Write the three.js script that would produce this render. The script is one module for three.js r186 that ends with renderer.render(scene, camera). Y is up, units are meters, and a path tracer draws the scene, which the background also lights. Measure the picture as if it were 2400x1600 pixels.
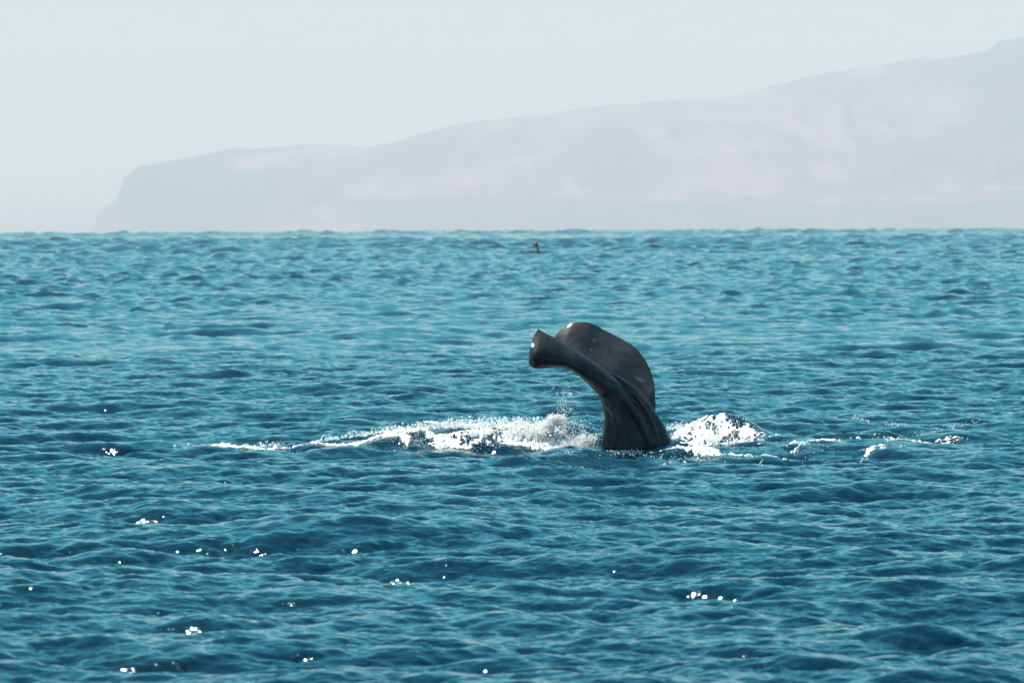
import * as THREE from 'three';

// ---------------------------------------------------------------- camera, sky, sun, exposure
const W = 1024, H = 682, EYE = 3.85, DIST = 97;
const scene = new THREE.Scene();
const camera = new THREE.PerspectiveCamera(6.87, W / H, 1, 90000);
camera.position.set(0, EYE, 0);
camera.rotation.order = 'YXZ';
camera.rotation.set(-0.0202, 0, -0.0046);
camera.focus = DIST; camera.userData.fStop = 4;

const renderer = new THREE.WebGLRenderer({ antialias: true });
renderer.setSize(W, H);
renderer.toneMapping = THREE.LinearToneMapping;
renderer.toneMappingExposure = 1.8;
renderer.shadowMap.enabled = true;

const SUN_EL = 60 * Math.PI / 180, SUN_AZ = -31 * Math.PI / 180;      // azimuth from straight ahead, towards the left
const sunDir = new THREE.Vector3(Math.sin(SUN_AZ) * Math.cos(SUN_EL), Math.sin(SUN_EL), -Math.cos(SUN_AZ) * Math.cos(SUN_EL));
{
  const w = 512, h = 256, data = new Float32Array(w * h * 4);
  const stops = [[0, .47, .42, .32], [2.4, .45, .43, .355], [4, .13, .42, .475], [6, .05, .445, .535], [11, .022, .445, .565], [20, .013, .29, .43], [32, .010, .19, .32], [60, .007, .15, .265], [90, .006, .115, .21]];
  for (let j = 0; j < h; j++) {
    const el = ((j + .5) / h - .5) * 180, e = Math.max(0, el);
    let s = 0; while (s < stops.length - 2 && e > stops[s + 1][0]) s++;
    const a = stops[s], b = stops[s + 1], t = Math.min(1, (e - a[0]) / (b[0] - a[0]));
    for (let i = 0; i < w; i++) {
      const az = ((i + .5) / w - .5) * 2 * Math.PI, er = el * Math.PI / 180;
      const d = Math.cos(az) * Math.cos(er) * sunDir.x + Math.sin(er) * sunDir.y + Math.sin(az) * Math.cos(er) * sunDir.z;
      const glow = .3 * Math.pow(Math.max(0, d), 60) + .025 * Math.pow(Math.max(0, d), 8);   // aureole of the sun in hazy air
      const o = (j * w + i) * 4;
      for (let c = 0; c < 3; c++) data[o + c] = el < 0 ? [.02, .09, .13][c] : a[c + 1] + (b[c + 1] - a[c + 1]) * t + glow * [.8, .97, 1][c];
      data[o + 3] = 1;
    }
  }
  const sky = new THREE.DataTexture(data, w, h, THREE.RGBAFormat, THREE.FloatType);
  sky.mapping = THREE.EquirectangularReflectionMapping;
  sky.magFilter = sky.minFilter = THREE.LinearFilter; sky.needsUpdate = true;
  scene.background = sky; scene.environment = sky;
}
const sun = new THREE.DirectionalLight(new THREE.Color(1, .955, .89), 5);
sun.position.copy(sunDir).multiplyScalar(150).add(new THREE.Vector3(0, 0, -DIST));
sun.target.position.set(0, 0, -DIST);
sun.castShadow = true; sun.shadow.mapSize.set(2048, 2048);
Object.assign(sun.shadow.camera, { left: -25, right: 25, top: 25, bottom: -25, near: 10, far: 320 });
scene.add(sun, sun.target);
scene.fog = new THREE.FogExp2(new THREE.Color(1, .935, .935), 6e-5);

// ---------------------------------------------------------------- helpers
function rng(seed) { let s = seed | 0; return () => { s = (s + 0x6d2b79f5) | 0; let t = Math.imul(s ^ (s >>> 15), 1 | s); t = (t + Math.imul(t ^ (t >>> 7), 61 | t)) ^ t; return ((t ^ (t >>> 14)) >>> 0) / 4294967296; }; }
const lerp = (a, b, t) => a + (b - a) * t, clamp = (x, a = 0, b = 1) => Math.min(b, Math.max(a, x));
const smooth = (a, b, x) => { const t = clamp((x - a) / (b - a)); return t * t * (3 - 2 * t); };
function hash3(x, y, z) { let h = Math.imul(x, 374761393) + Math.imul(y, 668265263) + Math.imul(z, 2147483647 ^ 0x5bd1e995) | 0; h = Math.imul(h ^ (h >>> 13), 1274126177); h ^= h >>> 16; return (h >>> 0) / 4294967296; }
function noise3(x, y, z = 0) {
  const xi = Math.floor(x), yi = Math.floor(y), zi = Math.floor(z); let u = x - xi, v = y - yi, w = z - zi;
  u = u * u * (3 - 2 * u); v = v * v * (3 - 2 * v); w = w * w * (3 - 2 * w);
  const L = (k) => lerp(lerp(hash3(xi, yi, zi + k), hash3(xi + 1, yi, zi + k), u), lerp(hash3(xi, yi + 1, zi + k), hash3(xi + 1, yi + 1, zi + k), u), v);
  return lerp(L(0), L(1), w) * 2 - 1;
}
function fbm(x, y, z = 0, n = 4, g = .5) { let s = 0, a = 1, t = 0; for (let i = 0; i < n; i++) { s += a * noise3(x, y, z + i * 17.3); t += a; a *= g; x *= 2.03; y *= 2.03; z *= 2.03; } return s / t; }
function tag(o, label, category, kind, group) { o.userData = {}; if (label) o.userData.label = label; if (category) o.userData.category = category; if (kind) o.userData.kind = kind; if (group) o.userData.group = group; return o; }
function add(name, geometry, material, parent = scene) { const m = new THREE.Mesh(geometry, material); m.name = name; m.castShadow = m.receiveShadow = true; parent.add(m); return m; }
// picture coordinates (2400 x 1600) to metres in the upright plane through the whale
const PX = 137.4, X = (px) => (px - 1200) / PX, Y = (py) => (1060 - py) / PX;

// ---------------------------------------------------------------- waves: three tiles of wind sea
function fft(re, im, n, off, stride) {
  for (let i = 1, j = 0; i < n; i++) { let b = n >> 1; for (; j & b; b >>= 1) j ^= b; j ^= b; if (i < j) { const p = off + i * stride, q = off + j * stride; let t = re[p]; re[p] = re[q]; re[q] = t; t = im[p]; im[p] = im[q]; im[q] = t; } }
  for (let len = 2; len <= n; len <<= 1) {
    const ang = 2 * Math.PI / len;
    for (let k = 0; k < len / 2; k++) {
      const wr = Math.cos(ang * k), wi = Math.sin(ang * k);
      for (let i = k; i < n; i += len) {
        const p = off + i * stride, q = off + (i + len / 2) * stride, xr = re[q] * wr - im[q] * wi, xi = re[q] * wi + im[q] * wr;
        re[q] = re[p] - xr; im[q] = im[p] - xi; re[p] += xr; im[p] += xi;
      }
    }
  }
}
function tile(L, N, seed, spectrum, turn) {
  const r = rng(seed), gauss = () => Math.sqrt(-2 * Math.log(r() + 1e-12)) * Math.cos(2 * Math.PI * r());
  const dk = 2 * Math.PI / L, M = N * N, F = [0, 1, 2].map(() => [new Float64Array(M), new Float64Array(M)]);
  for (let j = 0; j < N; j++) for (let i = 0; i < N; i++) {
    const kx = (i < N / 2 ? i : i - N) * dk, ky = (j < N / 2 ? j : j - N) * dk, k = Math.hypot(kx, ky), o = j * N + i, a = gauss(), b = gauss();
    if (!k) continue;
    const amp = Math.sqrt(spectrum(k, Math.atan2(ky, kx) + turn)) * dk * .7071, hr = amp * a, hi = amp * b;
    F[0][0][o] = hr; F[0][1][o] = hi;
    F[1][0][o] = hi * kx / k; F[1][1][o] = -hr * kx / k;
    F[2][0][o] = hi * ky / k; F[2][1][o] = -hr * ky / k;
  }
  const out = F.map(([re, im]) => { for (let j = 0; j < N; j++) fft(re, im, N, j * N, 1); for (let i = 0; i < N; i++) fft(re, im, N, i, N); return Float32Array.from(re, (x) => x * 1.4142); });
  const c = Math.cos(turn), s = Math.sin(turn);
  return (x, z, res, share) => {                                         // adds height and sideways pull
    if (share <= 0) return;
    let u = (x * c + z * s) / L * N, v = (-x * s + z * c) / L * N; const fu = Math.floor(u), fv = Math.floor(v); u -= fu; v -= fv;
    const i0 = ((fu % N) + N) % N, j0 = ((fv % N) + N) % N, i1 = (i0 + 1) % N, j1 = (j0 + 1) % N;
    const a = (1 - u) * (1 - v) * share, b = u * (1 - v) * share, d = (1 - u) * v * share, e = u * v * share, p = j0 * N + i0, q = j0 * N + i1, t = j1 * N + i0, w = j1 * N + i1;
    res[0] += out[0][p] * a + out[0][q] * b + out[0][t] * d + out[0][w] * e;
    const dx = out[1][p] * a + out[1][q] * b + out[1][t] * d + out[1][w] * e, dz = out[2][p] * a + out[2][q] * b + out[2][t] * d + out[2][w] * e;
    res[1] += dx * c - dz * s; res[2] += dx * s + dz * c;
  };
}
const band = (k, lo, hi) => smooth(Math.log(lo) - .2, Math.log(lo) + .2, Math.log(k)) * (1 - smooth(Math.log(hi) - .2, Math.log(hi) + .2, Math.log(k)));
const WIND = 100 * Math.PI / 180;
// angle of the wave vector: x sideways, z in depth
const spread = (th, p) => { const c = Math.cos(th - WIND); return (Math.pow(Math.abs(c), p) * (1 - p / 8) + .02) * (c > 0 ? 1 : .45); };
const peak = 2 * Math.PI / 9;
const S = (k, th) => (.0049) * (.84 + .44 * smooth(2, 6, k) + .4 * smooth(8, 20, k)) / Math.pow(k, 4) * Math.exp(-1.25 * Math.pow(peak / k, 2)) * spread(th, lerp(3, .9, smooth(1, 4, k)));
const k1 = 2 * Math.PI / 14, k2 = 2 * Math.PI / .9, k3 = 2 * Math.PI / .06;
const tileA = tile(613, 256, 11, (k, th) => S(k, th) * (1 - smooth(Math.log(k1) - .2, Math.log(k1) + .2, Math.log(k))), 0);
const tileB = tile(89, 512, 23, (k, th) => S(k, th) * band(k, k1, k2), .37);
const tileC = tile(15.7, 512, 37, (k, th) => S(k, th) * band(k, k2, k3), -.61);
if (0) for (const [n, t] of [['A', tileA], ['B', tileB], ['C', tileC]]) { let s2 = 0, l2 = 0; const e = n === 'C' ? .02 : .1; for (let i = 0; i < 4000; i++) { const a = [0, 0, 0], b = [0, 0, 0], x = i * 7.31, z = i * 3.77; t(x, z, a, 1); t(x, z + e, b, 1); s2 += a[0] ** 2; l2 += ((b[0] - a[0]) / e) ** 2; } console.log(n, 'height', Math.sqrt(s2 / 4000), 'slope', Math.sqrt(l2 / 4000)); }
const R_EARTH = 6.371e6;
// the water heaped up round the diving whale: [picture x, depth behind the whale, height, half width, half depth]
const HEAPS = [[1662, -1.35, .40, .66, .85], [1745, -1.1, .2, .55, .85], [1985, -3.2, .30, .95, .8], [2115, -3.4, .26, .6, .7], [2310, -5, .22, 1.1, .9], [1330, 2.9, .2, .62, 1.1], [1480, .9, -.08, .9, .7], [560, 1.6, -.10, 1.6, 1.2], [990, 1.9, -.12, 2.2, 1.0]];
const CREST = [[380, 0], [520, .07], [640, .10], [760, .16], [880, .24], [1000, .33], [1120, .35], [1230, .33], [1330, .27], [1420, .10], [1500, 0]];
function bulge(x, z) {
  if (Math.abs(x) > 16 || z < -112 || z > -86) return 0;
  const px = 1200 + x * PX, q = z + DIST; let h = 0;
  for (const [cx, cz, a, wx, wz] of HEAPS) { const u = (x - X(cx)) / wx, v = (q - cz) / wz; if (u * u + v * v < 12) h += a * Math.exp(-u * u - v * v); }
  if (px > 380 && px < 1500) { let i = 0; while (i < CREST.length - 2 && px > CREST[i + 1][0]) i++; const a = lerp(CREST[i][1], CREST[i + 1][1], smooth(CREST[i][0], CREST[i + 1][0], px)), v = q + .9 + .25 * Math.sin(x * 1.3); h += a * Math.exp(-Math.pow(v / (v > 0 ? .75 : 1.5), 2)); }
  return h;
}
const calm = (x, z) => 1 - .12 * Math.exp(-Math.pow((x - 1.5) / 3.5, 2) - Math.pow((z + DIST) / 4, 2));
const tmp = [0, 0, 0];
const scaled = (tile, x, z, s, share) => tile(x / s, z / s, tmp, share * s);
function sea(x, z, out = [0, 0, 0]) {
  const d = Math.hypot(x, z);
  tmp[0] = tmp[1] = tmp[2] = 0;
  let gust = 1 + .5 * fbm(x * .035, z * .012, 3, 3);
  if (d < 125) gust *= calm(x, z);
  tileA(x, z, tmp, 1);
  // farther out the short waves give way to longer ones of the same steepness, as fine as the sheet can carry
  const b2 = smooth(1500, 3000, d), c2 = smooth(160, 450, d), c3 = smooth(550, 1100, d);
  scaled(tileB, x, z, 1, gust * Math.sqrt(1 - b2)); scaled(tileB, x, z, 3, gust * Math.sqrt(b2)); const c4 = smooth(1900, 3200, d);
  scaled(tileC, x, z, 1, gust * Math.sqrt(1 - c2)); scaled(tileC, x, z, 4, 1.9 * gust * Math.sqrt(c2 * (1 - c3))); scaled(tileC, x, z, 14, 1.85 * gust * Math.sqrt(c3 * (1 - c4))); scaled(tileC, x, z, 34, 1.85 * gust * Math.sqrt(c4));
  const chop = 1;
  out[0] = x + tmp[1] * chop; out[1] = tmp[0] - d * d / (2 * R_EARTH) + bulge(x, z); out[2] = z + tmp[2] * chop;
  return out;
}
let ripples;                                                              // the finest ripples, 2 to 20 cm long, as a repeating relief 2.9 m wide
{
  const L = 2.9, N = 512, t = tile(L, N, 51, (k, th) => .0062 / Math.pow(k, 4) * spread(th, .7) * band(k, 2 * Math.PI / .2, 2 * Math.PI / .022), 0), hgt = new Float32Array(N * N), a = [0, 0, 0], data = new Uint8Array(N * N * 4), e = L / N;
  for (let j = 0; j < N; j++) for (let i = 0; i < N; i++) { a[0] = 0; t(i * e, j * e, a, 1); hgt[j * N + i] = a[0]; }
  let s2 = 0;
  for (let j = 0; j < N; j++) for (let i = 0; i < N; i++) {
    const gx = (hgt[j * N + (i + 1) % N] - hgt[j * N + (i + N - 1) % N]) / 2 / e, gz = (hgt[((j + 1) % N) * N + i] - hgt[((j + N - 1) % N) * N + i]) / 2 / e, l = 1 / Math.hypot(gx, gz, 1), o = (j * N + i) * 4; s2 += gx * gx + gz * gz;
    data[o] = 127.5 + 127.5 * -gx * l; data[o + 1] = 127.5 + 127.5 * gz * l; data[o + 2] = 127.5 + 127.5 * l; data[o + 3] = 255;
  }
  ripples = new THREE.DataTexture(data, N, N, THREE.RGBAFormat); ripples.wrapS = ripples.wrapT = THREE.RepeatWrapping; ripples.magFilter = ripples.minFilter = THREE.LinearFilter; ripples.needsUpdate = true;
  console.log('ripple slope', Math.sqrt(s2 / N / N));
}
const seaMat = new THREE.MeshPhysicalMaterial({ name: 'sea_water', color: new THREE.Color(.0002, .0135, .026), roughness: .06, normalMap: ripples, normalScale: new THREE.Vector2(.38, .38), ior: 1.333, specularColor: new THREE.Color(.2, .85, 1) });
{
  const pos = [], idx = []; let base = 0, P = new Float32Array(6e6), n = 0; const I = new Uint32Array(2e7), U = new Float32Array(4e6); let m = 0, u = 0;
  const q = [0, 0, 0];
  const sheet = (rows, cols, at) => {                                     // at(row, col) -> [x, z]
    base = n / 3;
    for (let j = 0; j <= rows; j++) for (let i = 0; i <= cols; i++) { const [x, z] = at(j, i); sea(x, z, q); P[n++] = q[0]; P[n++] = q[1]; P[n++] = q[2]; U[u++] = x / 2.9; U[u++] = -z / 2.9; }
    for (let j = 0; j < rows; j++) for (let i = 0; i < cols; i++) { const a = base + j * (cols + 1) + i, b = a + 1, c = a + cols + 1, d = c + 1; I[m++] = a; I[m++] = b; I[m++] = c; I[m++] = b; I[m++] = d; I[m++] = c; }
  };
  const wedge = (d0, d1, step, cols) => { const rows = Math.round(Math.log(d1 / d0) / step); sheet(rows, cols, (j, i) => { const d = d0 * Math.exp(step * j); return [(i / cols * 2 - 1) * (d * .104 + 1.5), -d]; }); };
  wedge(43, 170, .00115, 780);
  wedge(169.5, 1800, .0026, 400);
  wedge(1790, 9000, .0044, 230);
  // the open sea to the sides and behind, coarse
  sheet(70, 300, (j, i) => { const d = 3 * Math.exp(j / 70 * Math.log(9000 / 3)), a = .106 + i / 300 * (2 * Math.PI - .212); return [d * Math.sin(a), -d * Math.cos(a)]; });
  sheet(60, 20, (j, i) => { const d = 2 + j / 60 * 41.2; return [(i / 20 * 2 - 1) * (d * .115 + 1.6), -d]; });
  const g = new THREE.BufferGeometry();
  g.setAttribute('position', new THREE.BufferAttribute(P.slice(0, n), 3));
  g.setAttribute('uv', new THREE.BufferAttribute(U.slice(0, u), 2));
  g.setIndex(new THREE.BufferAttribute(I.slice(0, m), 1));
  g.computeVertexNormals();
  tag(add('sea', g, seaMat), 'teal blue wind-rippled open sea', null, 'structure');
  console.log('sea triangles', m / 3);
}

// ---------------------------------------------------------------- the island coast, 24 to 31 km off
{
  const RIDGE = [[150, 548], [209, 548], [237, 495], [276, 464], [291, 418], [327, 393], [390, 379], [449, 369], [500, 356], [556, 345], [600, 347], [633, 345], [720, 341], [796, 339], [847, 345], [908, 340], [980, 318], [1061, 294], [1133, 283], [1224, 275], [1327, 263], [1449, 245], [1551, 237], [1684, 230], [1776, 209], [1847, 191], [1969, 168], [2051, 158], [2163, 136], [2204, 140], [2316, 120], [2347, 94], [2400, 87], [2500, 70], [2700, 60]];
  const F = 13328, DM = 27000, drop = DM * DM / 2 / R_EARTH;
  const ridge = (px) => { let i = 0; while (i < RIDGE.length - 2 && px > RIDGE[i + 1][0]) i++; const [x0, y0] = RIDGE[i], [x1, y1] = RIDGE[i + 1]; return lerp(y0, y1, clamp((px - x0) / (x1 - x0))); };
  const cols = 760, rows = 150, P = [], C = [], I = [];
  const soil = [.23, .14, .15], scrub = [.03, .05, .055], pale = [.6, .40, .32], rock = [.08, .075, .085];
  for (let j = 0; j <= rows; j++) for (let i = 0; i <= cols; i++) {
    const px = 150 + i / cols * 2550, t = j / rows;                        // t: 0 at the shore, 1 at the ridge, past it the far side
    const x0 = (px - 1200) / F * DM;
    const rough = fbm(x0 * .004, 1.7, 0, 3) * 14 + fbm(x0 * .02, 5.7, 0, 2) * 4;
    const top = Math.max(-40, (531 - .0046 * (px - 1200) - ridge(px)) / F * DM + EYE + drop + rough * smooth(200, 330, px));
    const z = -(DM - 3500 * (1 - t)) , x = x0 * (-z / DM);
    const gully = Math.abs(fbm(x * .0016 + .3 * t, t * 1.5, 4, 4)), slope = Math.pow(t, .85);
    let y = top * slope * (1 + .0 * gully) - (1 - t) * t * 4 * top * .22 * (gully * 1.8 - .25) + fbm(x * .005, z * .005, 9, 3) * 25 * t * (1 - t);
    y = y - z * z / 2 / R_EARTH + (t === 0 ? -120 : 0);
    P.push(x, y, z);
    const py = 531 - (y - EYE) / -z * F - .0046 * (px - 1200);             // only used to find the land's own patches along the coast
    const n1 = fbm(x * .0022, y * .006, 2, 4), n2 = fbm(x * .006 + 9, y * .02, 5, 3);
    let c = soil.slice(); const mix = (d, k) => { k = clamp(k); c = c.map((v, q) => lerp(v, d[q], k)); };
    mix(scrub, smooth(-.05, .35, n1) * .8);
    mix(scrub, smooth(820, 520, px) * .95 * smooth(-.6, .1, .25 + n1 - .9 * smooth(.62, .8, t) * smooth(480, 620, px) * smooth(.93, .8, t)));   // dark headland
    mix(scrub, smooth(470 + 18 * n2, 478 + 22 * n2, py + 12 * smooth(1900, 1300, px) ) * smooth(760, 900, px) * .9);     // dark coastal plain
    mix(pale, smooth(.1, .5, n2) * .5 * Math.exp(-Math.pow((py - 430 - 6 * n1) / 9, 2)) * smooth(1650, 1900, px));
    mix(pale, .6 * smooth(-.05, .4, n2 + .3 * n1) * Math.exp(-Math.pow((py - 440 - 8 * fbm(x * .002, 3.3, 0, 3)) / 6, 2)) * smooth(1500, 1850, px));
    mix(rock, smooth(.05, .4, n2) * .55);
    mix(rock, smooth(.1, .5, fbm(x * .011, y * .03, 8, 4)) * .6);
    mix(rock, smooth(.55, .95, 1 - 3.2 * Math.abs(fbm(x * .0034 + .5 * t, t * 2.2, 4, 4))) * .7 * smooth(.05, .2, t));   // gully relief shading put into the colour as rock streaks downslope
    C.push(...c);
  }
  for (let j = 0; j < rows; j++) for (let i = 0; i < cols; i++) { const a = j * (cols + 1) + i, c = a + cols + 1; I.push(a, a + 1, c, a + 1, c + 1, c); }
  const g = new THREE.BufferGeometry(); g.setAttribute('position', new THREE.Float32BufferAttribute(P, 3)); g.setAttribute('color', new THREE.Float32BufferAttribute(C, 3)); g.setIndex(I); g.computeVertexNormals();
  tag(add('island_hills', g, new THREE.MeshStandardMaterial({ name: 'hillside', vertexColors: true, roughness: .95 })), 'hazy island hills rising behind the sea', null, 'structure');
}

// ---------------------------------------------------------------- the whale: tail stock and two flukes, one skin
const SKIN = new THREE.MeshPhysicalMaterial({ name: 'whale_skin', vertexColors: true, roughness: .5, specularIntensity: .2, clearcoat: .24, clearcoatRoughness: .14 });
{
  const CELL = .0135, ox = X(1222), oy = -.8, oz = -1.35, nx = Math.ceil(2.85 / CELL), ny = Math.ceil(3.15 / CELL), nz = Math.ceil(2.45 / CELL), N = nx * ny * nz, FAR = .2;
  const splat = (field, x, y, z, r, reach) => {
    const R = r + reach, i0 = Math.max(0, Math.ceil((x - R - ox) / CELL)), i1 = Math.min(nx - 1, Math.floor((x + R - ox) / CELL)), j0 = Math.max(0, Math.ceil((y - R - oy) / CELL)), j1 = Math.min(ny - 1, Math.floor((y + R - oy) / CELL)), k0 = Math.max(0, Math.ceil((z - R - oz) / CELL)), k1 = Math.min(nz - 1, Math.floor((z + R - oz) / CELL));
    for (let k = k0; k <= k1; k++) { const dz = oz + k * CELL - z; for (let j = j0; j <= j1; j++) { const dy = oy + j * CELL - y, o = (k * ny + j) * nx, s = dz * dz + dy * dy; for (let i = i0; i <= i1; i++) { const dx = ox + i * CELL - x, d = Math.sqrt(s + dx * dx) - r; if (d < field[o + i]) field[o + i] = d; } } }
  };
  const blank = () => new Float32Array(N).fill(FAR);
  const into = (a, b, k) => { for (let i = 0; i < N; i++) { const p = a[i], q = b[i]; if (q >= FAR) continue; const h = Math.max(k - Math.abs(p - q), 0) / k; a[i] = Math.min(p, q) - h * h * k * .25; } return a; };
  const cr = (a, b, c, d, t) => .5 * (2 * b + (c - a) * t + (2 * a - 5 * b + 4 * c - d) * t * t + (3 * b - a - 3 * c + d) * t * t * t);
  const along = (list, t) => { const f = clamp(t) * (list.length - 1), i = Math.min(list.length - 2, Math.floor(f)), g = (n) => list[clamp(n, 0, list.length - 1)]; return list[0].map((_, c) => cr(g(i - 1)[c], g(i)[c], g(i + 1)[c], g(i + 2)[c], f - i)); };
  const chain = (field, pts, reach = .1, n = 130) => { for (let i = 0; i <= n; i++) { const [a, b, z, r] = along(pts, i / n); splat(field, X(a), Y(b), z, r, reach); } };
  // rows across the blade at each station along it; each point is [picture x, picture y, depth, half thickness]
  const blade = (field, stations, nu, nv, reach = .085) => { for (let i = 0; i <= nu; i++) { const cols = stations[0].map((_, c) => along(stations.map((s) => s[c]), i / nu)); for (let j = 0; j <= nv; j++) { const [a, b, z, r] = along(cols, j / nv); splat(field, X(a), Y(b), z, Math.max(.011, r), reach); } } };

  const stock = blank(), part = blank();
  chain(stock, [[1572, 1170, .02, .33], [1557, 1110, .02, .31], [1541, 1058, 0, .29], [1524, 1012, -.02, .255], [1506, 975, -.05, .22], [1492, 945, -.07, .16], [1474, 917, -.08, .105], [1446, 893, -.06, .075], [1418, 876, 0, .055]]);
  chain(part, [[1450, 1170, 0, .33], [1446, 1110, .02, .29], [1441, 1052, .04, .245], [1443, 1004, .06, .21], [1441, 970, .08, .185], [1424, 930, .12, .135], [1395, 893, .24, .09], [1364, 868, .34, .07]]);
  into(stock, part, .16); part.fill(FAR);
  chain(part, [[1500, 1170, .06, .40], [1492, 1090, .06, .33], [1482, 1040, .07, .27], [1474, 1000, .075, .225], [1461, 955, .10, .16], [1436, 912, .16, .105]]);
  into(stock, part, .12); part.fill(FAR);
  // the fold that runs on from the near fluke's upper edge
  chain(part, [[1522, 1044, .26, .05], [1507, 1002, .31, .066], [1489, 973, .34, .072], [1468, 945, .36, .075], [1450, 920, .38, .075], [1430, 900, .40, .07]], .1, 90);
  into(stock, part, .075); part.fill(FAR);
  // thinner folds of skin along the stock
  chain(part, [[1478, 1050, .39, .022], [1470, 1000, .365, .036], [1459, 965, .36, .036], [1442, 935, .36, .032], [1418, 905, .36, .02]], .08, 120);
  chain(part, [[1440, 1046, .285, .018], [1442, 1005, .28, .028], [1434, 970, .265, .028], [1416, 938, .23, .022]], .08, 90);
  chain(part, [[1543, 1040, .27, .02], [1528, 990, .235, .034], [1508, 955, .15, .026], [1482, 925, .07, .02]], .08, 90);
  chain(part, [[1516, 1016, .285, .014], [1499, 965, .265, .026], [1476, 930, .22, .02], [1450, 902, .2, .016]], .08, 90);
  chain(part, [[1520, 985, .20, .01], [1504, 950, .15, .017], [1480, 918, .1, .016]], .08, 90);
  into(stock, part, .035); part.fill(FAR);
  // near fluke: hidden back row, upper edge, face, lower edge
  blade(part, [
    [[1452, 925, .10, .03], [1440, 897, .30, .06], [1424, 906, .42, .085], [1404, 916, .30, .06]],
    [[1424, 895, .02, .03], [1409, 868, .31, .045], [1392, 884, .50, .08], [1378, 890, .38, .055]],
    [[1394, 872, -.02, .025], [1381, 846, .35, .032], [1363, 865, .58, .07], [1352, 869, .45, .05]],
    [[1362, 850, -.03, .022], [1351, 825, .39, .024], [1333, 848, .65, .06], [1322, 855, .52, .046]],
    [[1326, 826, 0, .018], [1324, 809, .43, .019], [1304, 841, .72, .052], [1296, 855, .59, .042]],
    [[1304, 812, .06, .016], [1300, 794, .45, .016], [1276, 836, .78, .044], [1272, 857, .66, .038]],
    [[1286, 802, .12, .014], [1277, 782.5, .47, .013], [1255, 830, .80, .034], [1252, 856, .71, .032]],
    [[1272, 792, .18, .011], [1259, 772, .44, .011], [1243, 816, .66, .013], [1241.5, 850, .60, .02]],
  ], 150, 90);
  into(stock, part, .07); part.fill(FAR);
  // far fluke: root to leading edge, from the stock out to the tip
  const F = (bx, by, bz, ex, ey, ez, bend) => [[bx, by, bz, .075], [lerp(bx, ex, .34), lerp(by, ey, .34), lerp(bz, ez, .34) - bend, .075], [lerp(bx, ex, .7), lerp(by, ey, .7), lerp(bz, ez, .7) - bend * .6, .05], [ex - 1.5 * Math.sign(ex - bx), ey + 2, ez, .018]];
  blade(part, [
    F(1526, 957, -.10, 1531, 943, -.16, 0), F(1514, 942, -.14, 1535, 918, -.25, .01), F(1494, 926, -.15, 1533.5, 897, -.40, .03), F(1470, 908, -.16, 1526, 870, -.54, .05), F(1445, 893, -.16, 1510.5, 840, -.69, .05),
    F(1420, 879, -.14, 1487, 814, -.83, .05), F(1396, 866, -.14, 1454, 794.5, -.92, .04), F(1370, 852, -.2, 1418, 776, -.92, .03), F(1346, 838, -.3, 1387, 760, -.84, .01), F(1324, 821, -.45, 1355, 757.5, -.78, 0), F(1315, 812, -.56, 1334, 763.5, -.76, 0), F(1309, 804, -.65, 1317, 777.5, -.74, 0),
  ], 170, 110);
  into(stock, part, .06);

  // surface nets over the joined field
  const D = stock, id = new Int32Array(N).fill(-1), P = [], I = [];
  const at = (i, j, k) => (k * ny + j) * nx + i;
  for (let k = 0; k < nz - 1; k++) for (let j = 0; j < ny - 1; j++) for (let i = 0; i < nx - 1; i++) {
    const o = at(i, j, k), c = [D[o], D[o + 1], D[o + nx], D[o + nx + 1], D[o + nx * ny], D[o + nx * ny + 1], D[o + nx * ny + nx], D[o + nx * ny + nx + 1]];
    let inside = 0; for (const v of c) if (v < 0) inside++;
    if (!inside || inside === 8) continue;
    let n = 0, x = 0, y = 0, z = 0;
    for (const [a, b] of [[0, 1], [2, 3], [4, 5], [6, 7], [0, 2], [1, 3], [4, 6], [5, 7], [0, 4], [1, 5], [2, 6], [3, 7]]) if ((c[a] < 0) !== (c[b] < 0)) { const t = c[a] / (c[a] - c[b]); x += lerp(a & 1, b & 1, t); y += lerp(a >> 1 & 1, b >> 1 & 1, t); z += lerp(a >> 2 & 1, b >> 2 & 1, t); n++; }
    id[o] = P.length / 3; P.push(ox + (i + x / n) * CELL, oy + (j + y / n) * CELL, oz + (k + z / n) * CELL);
  }
  const quad = (a, b, c, d, flip) => { if (a < 0 || b < 0 || c < 0 || d < 0) return; flip ? I.push(a, c, b, a, d, c) : I.push(a, b, c, a, c, d); };
  for (let k = 1; k < nz - 1; k++) for (let j = 1; j < ny - 1; j++) for (let i = 1; i < nx - 1; i++) {
    const o = at(i, j, k), s = D[o] < 0, sx = 1, sy = nx, sz = nx * ny;
    if (s !== D[o + sx] < 0) quad(id[o - sy - sz], id[o - sz], id[o], id[o - sy], !s);
    if (s !== D[o + sy] < 0) quad(id[o - sx - sz], id[o - sx], id[o], id[o - sz], !s);
    if (s !== D[o + sz] < 0) quad(id[o - sx - sy], id[o - sy], id[o], id[o - sx], !s);
  }
  // even out the net a little, then give the skin its own fine relief and mottling
  const V = P.length / 3, near = Array.from({ length: V }, () => new Set());
  for (let t = 0; t < I.length; t += 3) for (let e = 0; e < 3; e++) { near[I[t + e]].add(I[t + (e + 1) % 3]); near[I[t + e]].add(I[t + (e + 2) % 3]); }
  let A = Float32Array.from(P);
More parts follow.
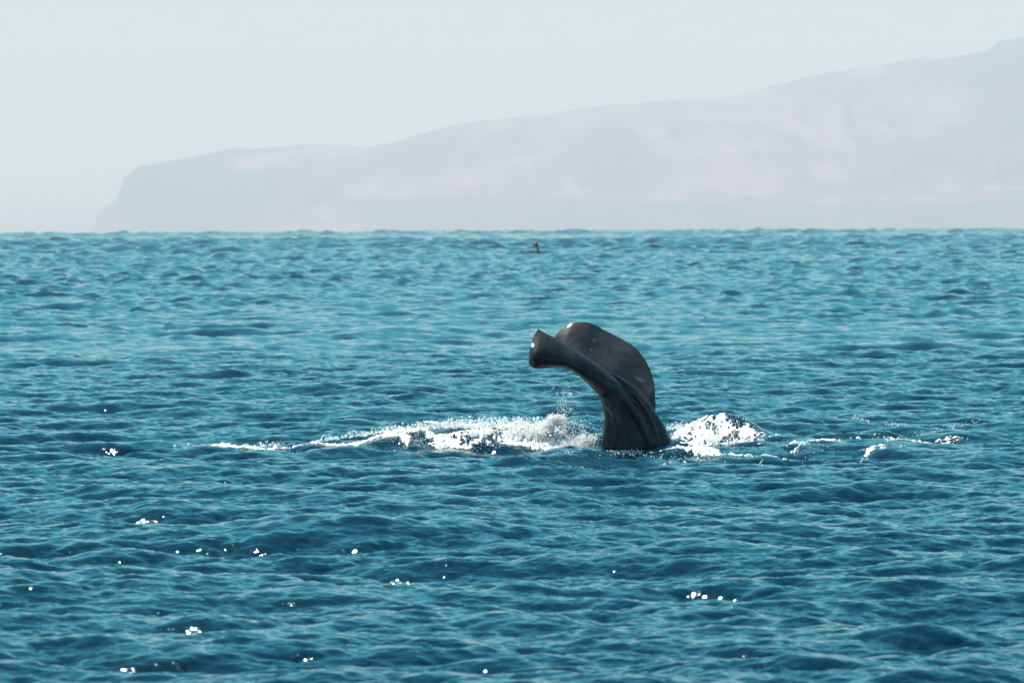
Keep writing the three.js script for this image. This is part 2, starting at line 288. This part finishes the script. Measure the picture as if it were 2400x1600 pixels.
  for (let pass = 0; pass < 4; pass++) { const B = A.slice(), w = pass % 2 ? -.52 : .5; for (let v = 0; v < V; v++) { let x = 0, y = 0, z = 0; const n = near[v].size || 1; if (!near[v].size) continue; for (const q of near[v]) { x += A[q * 3]; y += A[q * 3 + 1]; z += A[q * 3 + 2]; } B[v * 3] += (x / n - A[v * 3]) * w; B[v * 3 + 1] += (y / n - A[v * 3 + 1]) * w; B[v * 3 + 2] += (z / n - A[v * 3 + 2]) * w; } A = B; }
  const g = new THREE.BufferGeometry(); g.setAttribute('position', new THREE.BufferAttribute(A, 3)); g.setIndex(I); g.computeVertexNormals();
  const n = g.attributes.normal.array, C = new Float32Array(V * 3);
  for (let v = 0; v < V; v++) {
    const x = A[v * 3], y = A[v * 3 + 1], z = A[v * 3 + 2], low = smooth(1.35, .6, y), s = x * .6 + y * .8, t = x * .8 - y * .6;   // s runs along the stock, t across it
    const ripple = fbm(t * 24, s * 5, z * 14, 3) * (.0018 + .006 * low) + fbm(x * 60, y * 60, z * 60, 2) * .001;
    for (let c = 0; c < 3; c++) A[v * 3 + c] += n[v * 3 + c] * ripple;
    const px = 1200 + x * PX, py = 1060 - y * PX, m = fbm(x * 5, y * 5, z * 5, 4), f = fbm(t * 60, s * 14, z * 30, 3);
    let k = 1 + .35 * m + .25 * f; let c = [.031 * k, .0325 * k, .037 * k];
    const mix = (d, q) => { q = clamp(q); c = c.map((u, w) => lerp(u, d[w], q)); };
    mix([.006, .0065, .008], smooth(-.4, .3, fbm(x * 3, y * 3, z * 3 + 5, 4)) * .75);
    if (n[v * 3 + 2] > -.2) {
      const tan = Math.exp(-Math.pow((px - lerp(1380, 1447, smooth(885, 1000, py))) / 11, 2)) * smooth(880, 905, py) * smooth(1020, 965, py);       // warm highlight on the flank, painted grainy into the skin colour
      mix([.15, .12, .095], tan * smooth(-.45, .35, fbm(x * 38, y * 26, z * 30, 3)) * .95);
      mix([.16, .16, .16], smooth(1, .75, Math.hypot((px - 1501) / 13, (py - 892 - (px - 1501) * .35) / 5)) * .5 * (z < -.1));            // oval scar
      mix([.2, .2, .2], smooth(1, .4, Math.hypot((px - 1394) / 4, (py - 800 - (px - 1394) * .6) / 2)) * .8 * (z < -.1));
      mix([.16, .15, .15], smooth(1, .4, Math.hypot((px - 1386) / 3, (py - 822) / 3)) * .6 * (z < -.1));
      mix([.85, .82, .78], smooth(1.1, .7, Math.hypot((px - 1248) / 4, (py - 807) / 6)) * smooth(-.5, .1, f + .3));                          // white spot on the near tip
    }
    C.set(c, v * 3);
  }
  g.setAttribute('color', new THREE.BufferAttribute(C, 3)); g.computeVertexNormals();
  const wx = X(1490); g.translate(-wx, 0, 0);
  const whale = add('diving_whale', g, SKIN); whale.position.set(wx, 0, -DIST);
  tag(whale, 'dark grey whale tail with twisted flukes raised above the foaming water', 'whale');
  console.log('whale triangles', I.length / 3);
}

// ---------------------------------------------------------------- white water
const FOAM = new THREE.MeshPhysicalMaterial({ name: 'foam', color: new THREE.Color(.92, .9, .87), roughness: .9, transmission: .35, thickness: 0 });
const SPRAY = new THREE.MeshPhysicalMaterial({ name: 'spray', color: new THREE.Color(.95, .94, .93), roughness: .9, transmission: .45, thickness: 0 });
const toSea = (px, py) => {                                                // where a line of sight meets the heaped water
  const a = px - 1200, b = 800 - py, x0 = a + .0046 * b, y0 = b - .0046 * a, e = -.0202 + Math.atan(y0 / 13328);
  for (let d = 86; d < 125; d += .04) if (EYE + d * Math.tan(e) <= bulge(x0 / 13328 * d, -d)) return [x0 / 13328 * d, -d];
  return [x0 / 13328 * 125, -125];
};
{
  // strokes of foam: [x, y, x, y, half width in picture pixels, how solid 0..1]
  const STROKES = [
    [405, 1060, 520, 1060, 6, .45], [500, 1061, 640, 1054, 5, .95], [560, 1056, 645, 1048, 5, .8], [640, 1053, 770, 1042, 4, .8], [740, 1042, 880, 1028, 5, .85], [860, 1027, 1000, 1012, 7, .75],
    [905, 1024, 955, 1040, 8, .95], [990, 1010, 1120, 1008, 7, .75], [1000, 1022, 1090, 1028, 5, .6], [1025, 1044, 1100, 1048, 6, .9], [1085, 1018, 1200, 1036, 8, .75], [1110, 1006, 1300, 1013, 9, .85], [1080, 1046, 1190, 1043, 4, .6],
    [1180, 1022, 1290, 1030, 10, .85], [1190, 1034, 1292, 1052, 8, .95], [1265, 1020, 1330, 1044, 12, 1], [1310, 1028, 1405, 1036, 7, .7], [1330, 1052, 1400, 1056, 4, .5], 
    [1562, 1014, 1585, 1058, 13, 1], [1575, 1008, 1670, 1004, 8, 1], [1600, 1022, 1700, 1026, 16, .72], [1590, 1045, 1690, 1052, 15, .7], [1562, 1070, 1690, 1073, 6, 1], [1680, 1010, 1730, 1022, 7, .6], [1700, 1034, 1770, 1052, 13, .5], [1730, 1026, 1790, 1056, 4, .55],
    [1680, 1074, 1840, 1074, 3, .9], [1690, 1080, 1800, 1082, 4, .45], [1600, 1084, 1650, 1090, 6, .4], [1850, 1073, 1960, 1062, 5, .65], [1860, 1064, 1960, 1056, 5, .55], [1860, 1046, 1950, 1044, 2.5, .7], [1950, 1056, 2160, 1034, 8, .42], [1990, 1044, 2180, 1026, 6, .42], [2150, 1032, 2330, 994, 6, .36],
    [2003, 988, 2045, 1002, 4, .8], [2085, 1008, 2140, 1008, 6, .5], [2036, 1072, 2084, 1068, 6, .45], [1780, 1056, 1830, 1056, 3, .5], [1990, 1018, 2000, 1022, 3, .7], [1410, 1010, 1400, 1050, 4, .5],
  ].map(([a, b, c, d, w, s]) => [...toSea(a, b), ...toSea(c, d), w, s]);
  { // loose flecks and torn streaks trailing off on both sides
    const r = rng(5), fleck = (ax, ay, bx, by, wob, n, len) => { for (let i = 0; i < n; i++) { const t = r(), px = lerp(ax, bx, t) + (r() - .5) * 40, py = lerp(ay, by, t) + (r() + r() - 1) * wob, l = len * (.3 + r()); STROKES.push([...toSea(px, py), ...toSea(px + l, py - l * (by < ay ? .12 : 0)), 1.4 + r() * 2, .62 + .3 * r()]); } };
    fleck(1840, 1070, 1960, 1056, 10, 16, 50); fleck(1950, 1058, 2160, 1032, 14, 34, 40); fleck(2150, 1034, 2330, 994, 8, 20, 34); fleck(1990, 984, 2050, 1004, 5, 10, 12); fleck(2080, 1012, 2140, 1004, 6, 16, 10); fleck(2036, 1072, 2084, 1066, 6, 10, 14);
    fleck(1700, 1040, 1800, 1060, 18, 46, 8); fleck(1690, 1084, 1800, 1080, 6, 14, 18); fleck(1000, 1044, 1200, 1050, 6, 16, 22); fleck(1080, 1026, 1270, 1034, 12, 34, 14); fleck(420, 1058, 530, 1062, 4, 22, 8); fleck(840, 1060, 960, 1066, 6, 6, 16);
  }
  const kept = STROKES.filter(([ax, az, bx, bz]) => Math.abs(az - bz) < Math.max(1.6, 1.3 * Math.abs(ax - bx)) && az > -108 && bz > -108);   // drop those that leap over a crest
  const cover = (x, z) => {
    let m = 0;
    let wob = null;
    for (const [ax, az, bx, bz, w, s] of kept) {
      const mx = w / PX * 2.2, mz = w / PX * 15; if (x < Math.min(ax, bx) - mx || x > Math.max(ax, bx) + mx || z < Math.min(az, bz) - mz || z > Math.max(az, bz) + mz) continue;
      if (wob === null) wob = fbm(x * 2.2, z * 1.1, 7, 2);
      const ux = (bx - ax), uz = (bz - az) * .25, t = clamp(((x - ax) * ux + (z - az) * .25 * uz) / (ux * ux + uz * uz + 1e-6));
      const dx = (x - ax - (bx - ax) * t), dz = (z - az - (bz - az) * t);
      const rx = w / PX, rz = w / PX * (w < 4.2 ? 2.4 : 7);                                  // seen at a grazing angle, so long in depth
      const q = 1 - Math.hypot(dx / rx, dz / rz) + wob * .35; if (q > -.6) m = Math.max(m, Math.min(1, q * 1.2 + .25) * s);
    }
    return m;
  };
  const x0 = X(385), x1 = X(2345), z0 = -108, z1 = -91, sx = .0145, sz = .03, cols = Math.round((x1 - x0) / sx), rows = Math.round((z1 - z0) / sz);
  const P = [], I = [], id = new Int32Array((cols + 1) * (rows + 1)).fill(-1), M = new Float32Array((cols + 1) * (rows + 1)), q = [0, 0, 0];
  for (let j = 0; j <= rows; j++) for (let i = 0; i <= cols; i++) {
    const x = x0 + i * sx, z = z0 + j * sz, m = cover(x, z); if (m <= 0) { M[j * (cols + 1) + i] = -1; continue; }
    const holes = .42 * fbm(x * 4.2, z * 1.8, 1, 3) + .7 * fbm(x * 12 + z * 3, z * 5, 2, 4, .7) + .3 * noise3(x * 36 + z * 6, z * 14, 3);
    M[j * (cols + 1) + i] = m + holes - .49;
  }
  for (let j = 0; j < rows; j++) for (let i = 0; i < cols; i++) {
    const a = j * (cols + 1) + i, four = [a, a + 1, a + cols + 1, a + cols + 2]; if (four.some((v) => M[v] <= 0)) continue;
    for (const v of four) if (id[v] < 0) {
      const x = x0 + (v % (cols + 1)) * sx, z = z0 + Math.floor(v / (cols + 1)) * sz, m = Math.min(1, M[v] * 1.6); sea(x, z, q);
      const thick = smooth(0, .5, m) * (.008 + .05 * Math.pow(Math.abs(fbm(x * 11, z * 5, 4, 4)) * 1.5, 1.2) * smooth(.3, .9, m) + .012 * noise3(x * 40, z * 18, 2));
      id[v] = P.length / 3; P.push(q[0], q[1] + .006 + Math.max(0, thick), q[2]);
    }
    I.push(id[four[0]], id[four[2]], id[four[1]], id[four[1]], id[four[2]], id[four[3]]);
  }
  const g = new THREE.BufferGeometry(); g.setAttribute('position', new THREE.Float32BufferAttribute(P, 3)); g.setIndex(I); g.computeVertexNormals();
  tag(add('sea_foam', g, FOAM), 'white foam churned up in a long streak around the whale tail', 'foam', 'stuff');
  console.log('foam triangles', I.length / 3);

  // froth thrown up and single drops: [x, y, spread x, spread y, depth spread, how many, size]
  const r = rng(77), G = () => r() + r() + r() - 1.5, drops = [];
  const burst = (px, py, sxp, syp, sz2, n, size, zc = .6) => { for (let i = 0; i < n; i++) { const x = X(px + G() * sxp), y = Y(py + G() * syp), z = -DIST - zc + G() * sz2; if (y < bulge(x, z) - .05) continue; drops.push([x, y, z, size * (.35 + Math.pow(r(), 3) * 1.3)]); } };
  const line = (ax, ay, bx, by, w, n, size, up = 1) => { for (let i = 0; i < n; i++) { const t = r(); const k = -Math.log(1 - r() * .98) * w * up; const x = X(lerp(ax, bx, t) + G() * 6), y = Y(lerp(ay, by, t) - k + w * .3); drops.push([x, y, -DIST - .9 + G() * .5, size * (.3 + Math.pow(r(), 3) * 1.4)]); } };
  line(405, 1058, 520, 1054, 3, 260, .011); line(560, 1050, 660, 1044, 3, 140, .011); line(740, 1036, 900, 1016, 4, 420, .011); line(900, 1016, 1040, 1003, 5, 700, .012); line(1040, 1003, 1280, 1006, 7, 2600, .012); line(1200, 1012, 1330, 1024, 9, 2200, .011); line(1320, 1030, 1408, 1042, 8, 1100, .009);
  line(1560, 1012, 1680, 1004, 4, 800, .009); line(1600, 1030, 1720, 1030, 8, 500, .007); line(1680, 1060, 1830, 1070, 5, 260, .007); line(1850, 1066, 2150, 1040, 4, 260, .007); line(2150, 1032, 2310, 996, 3, 90, .007); line(1680, 1006, 1790, 1048, 3, 380, .012); line(1395, 1064, 1570, 1066, 2, 150, .01); line(2003, 986, 2045, 998, 2, 40, .012); line(2085, 1004, 2140, 1004, 2, 40, .012);
  burst(1450, 1057, 55, 4, .15, 520, .008, -.6); burst(1535, 1060, 40, 4, .15, 300, .008, -.6); burst(1303, 985, 18, 9, .2, 900, .013); burst(1285, 1003, 12, 14, .25, 800, .013); burst(1268, 1018, 30, 10, .3, 1300, .014); burst(1240, 1025, 60, 16, .4, 1800, .013); burst(1345, 1046, 45, 14, .3, 2400, .0065, .1); burst(1370, 1030, 30, 9, .3, 700, .009, .3);
  burst(1325, 965, 28, 14, .25, 130, .008, 0); burst(1338, 925, 10, 5, .15, 26, .016, 0); burst(1322, 935, 16, 26, .2, 110, .007, 0); burst(1300, 900, 40, 30, .2, 45, .007, 0); burst(1290, 862, 16, 8, .15, 30, .006, -.4); burst(1400, 955, 4, 6, .1, 8, .012, 0); burst(1340, 1000, 60, 20, .4, 260, .008); burst(1150, 998, 120, 6, .4, 240, .008);
  for (const [a, b, w, h, n, s] of [[1640, 1088, 40, 8, 46, .016], [1560, 1082, 14, 10, 16, .016], [1720, 1088, 40, 5, 30, .014], [1660, 1034, 90, 30, 900, .007], [1740, 1044, 60, 26, 420, .0065], [1630, 1072, 90, 6, 260, .008], [1100, 1034, 190, 20, 900, .0065], [930, 1030, 70, 14, 260, .0065], [600, 1054, 90, 7, 220, .0065], [1240, 1044, 60, 12, 400, .007], [1900, 1066, 70, 10, 90, .007], [1480, 1072, 70, 4, 34, .012], [1060, 1052, 90, 5, 26, .012], [1330, 1066, 30, 4, 12, .014]]) for (let i = 0; i < n; i++) { const [x, z] = toSea(a + G() * w, b + G() * h); sea(x, z, q); drops.push([q[0], q[1] + .004, q[2], s * (.5 + r())]); }
  const blob = new THREE.IcosahedronGeometry(1, 1), im = new THREE.InstancedMesh(blob, SPRAY, drops.length), mt = new THREE.Matrix4(), e = new THREE.Euler(), qt = new THREE.Quaternion();
  im.name = 'spray_drops'; im.castShadow = im.receiveShadow = true;
  drops.forEach(([x, y, z, s], i) => { e.set(r() * 6, r() * 6, r() * 6); mt.compose(new THREE.Vector3(x, y, z), qt.setFromEuler(e), new THREE.Vector3(s, s * (.7 + r() * .8), s)); im.setMatrixAt(i, mt); });
  scene.add(tag(im, 'white spray drops flung up over the foam beside the whale tail', 'spray', 'stuff'));
  console.log('drops', drops.length);
}

// ---------------------------------------------------------------- the buoy far out
{
  const D = 760, x = (1255 - 1200) / 13328 * D, q = sea(x, -D), y = EYE - D * Math.tan((574 - 531) / 13328);
  const b = new THREE.Group(); b.name = 'marker_buoy'; b.scale.setScalar(.62); b.position.set(x, y - .2, -D); b.rotation.z = -.32; scene.add(b);
  tag(b, 'small faded orange buoy with dark pole on the far water below the horizon', 'buoy');
  const pts = [[.02, -.45], [.26, -.42], [.46, -.25], [.54, .05], [.52, .3], [.42, .5], [.24, .62], [.1, .66], [.1, .72], [.02, .72]].map(([a, c]) => new THREE.Vector2(a, c));
  add('float', new THREE.LatheGeometry(pts, 28), new THREE.MeshStandardMaterial({ name: 'faded_orange', color: new THREE.Color(.42, .13, .07), roughness: .6 }), b).position.y = .35;
  const dark = new THREE.MeshStandardMaterial({ name: 'dark_pole', color: new THREE.Color(.02, .03, .03), roughness: .6 });
  const pole = add('pole', new THREE.CylinderGeometry(.2, .26, 2.5, 14), dark, b); pole.position.set(.66, -.2, .45); pole.rotation.z = .5;
  add('band', new THREE.TorusGeometry(.535, .05, 8, 28), dark, b).rotation.x = Math.PI / 2; b.children[2].position.y = .42;
}

renderer.render(scene, camera);
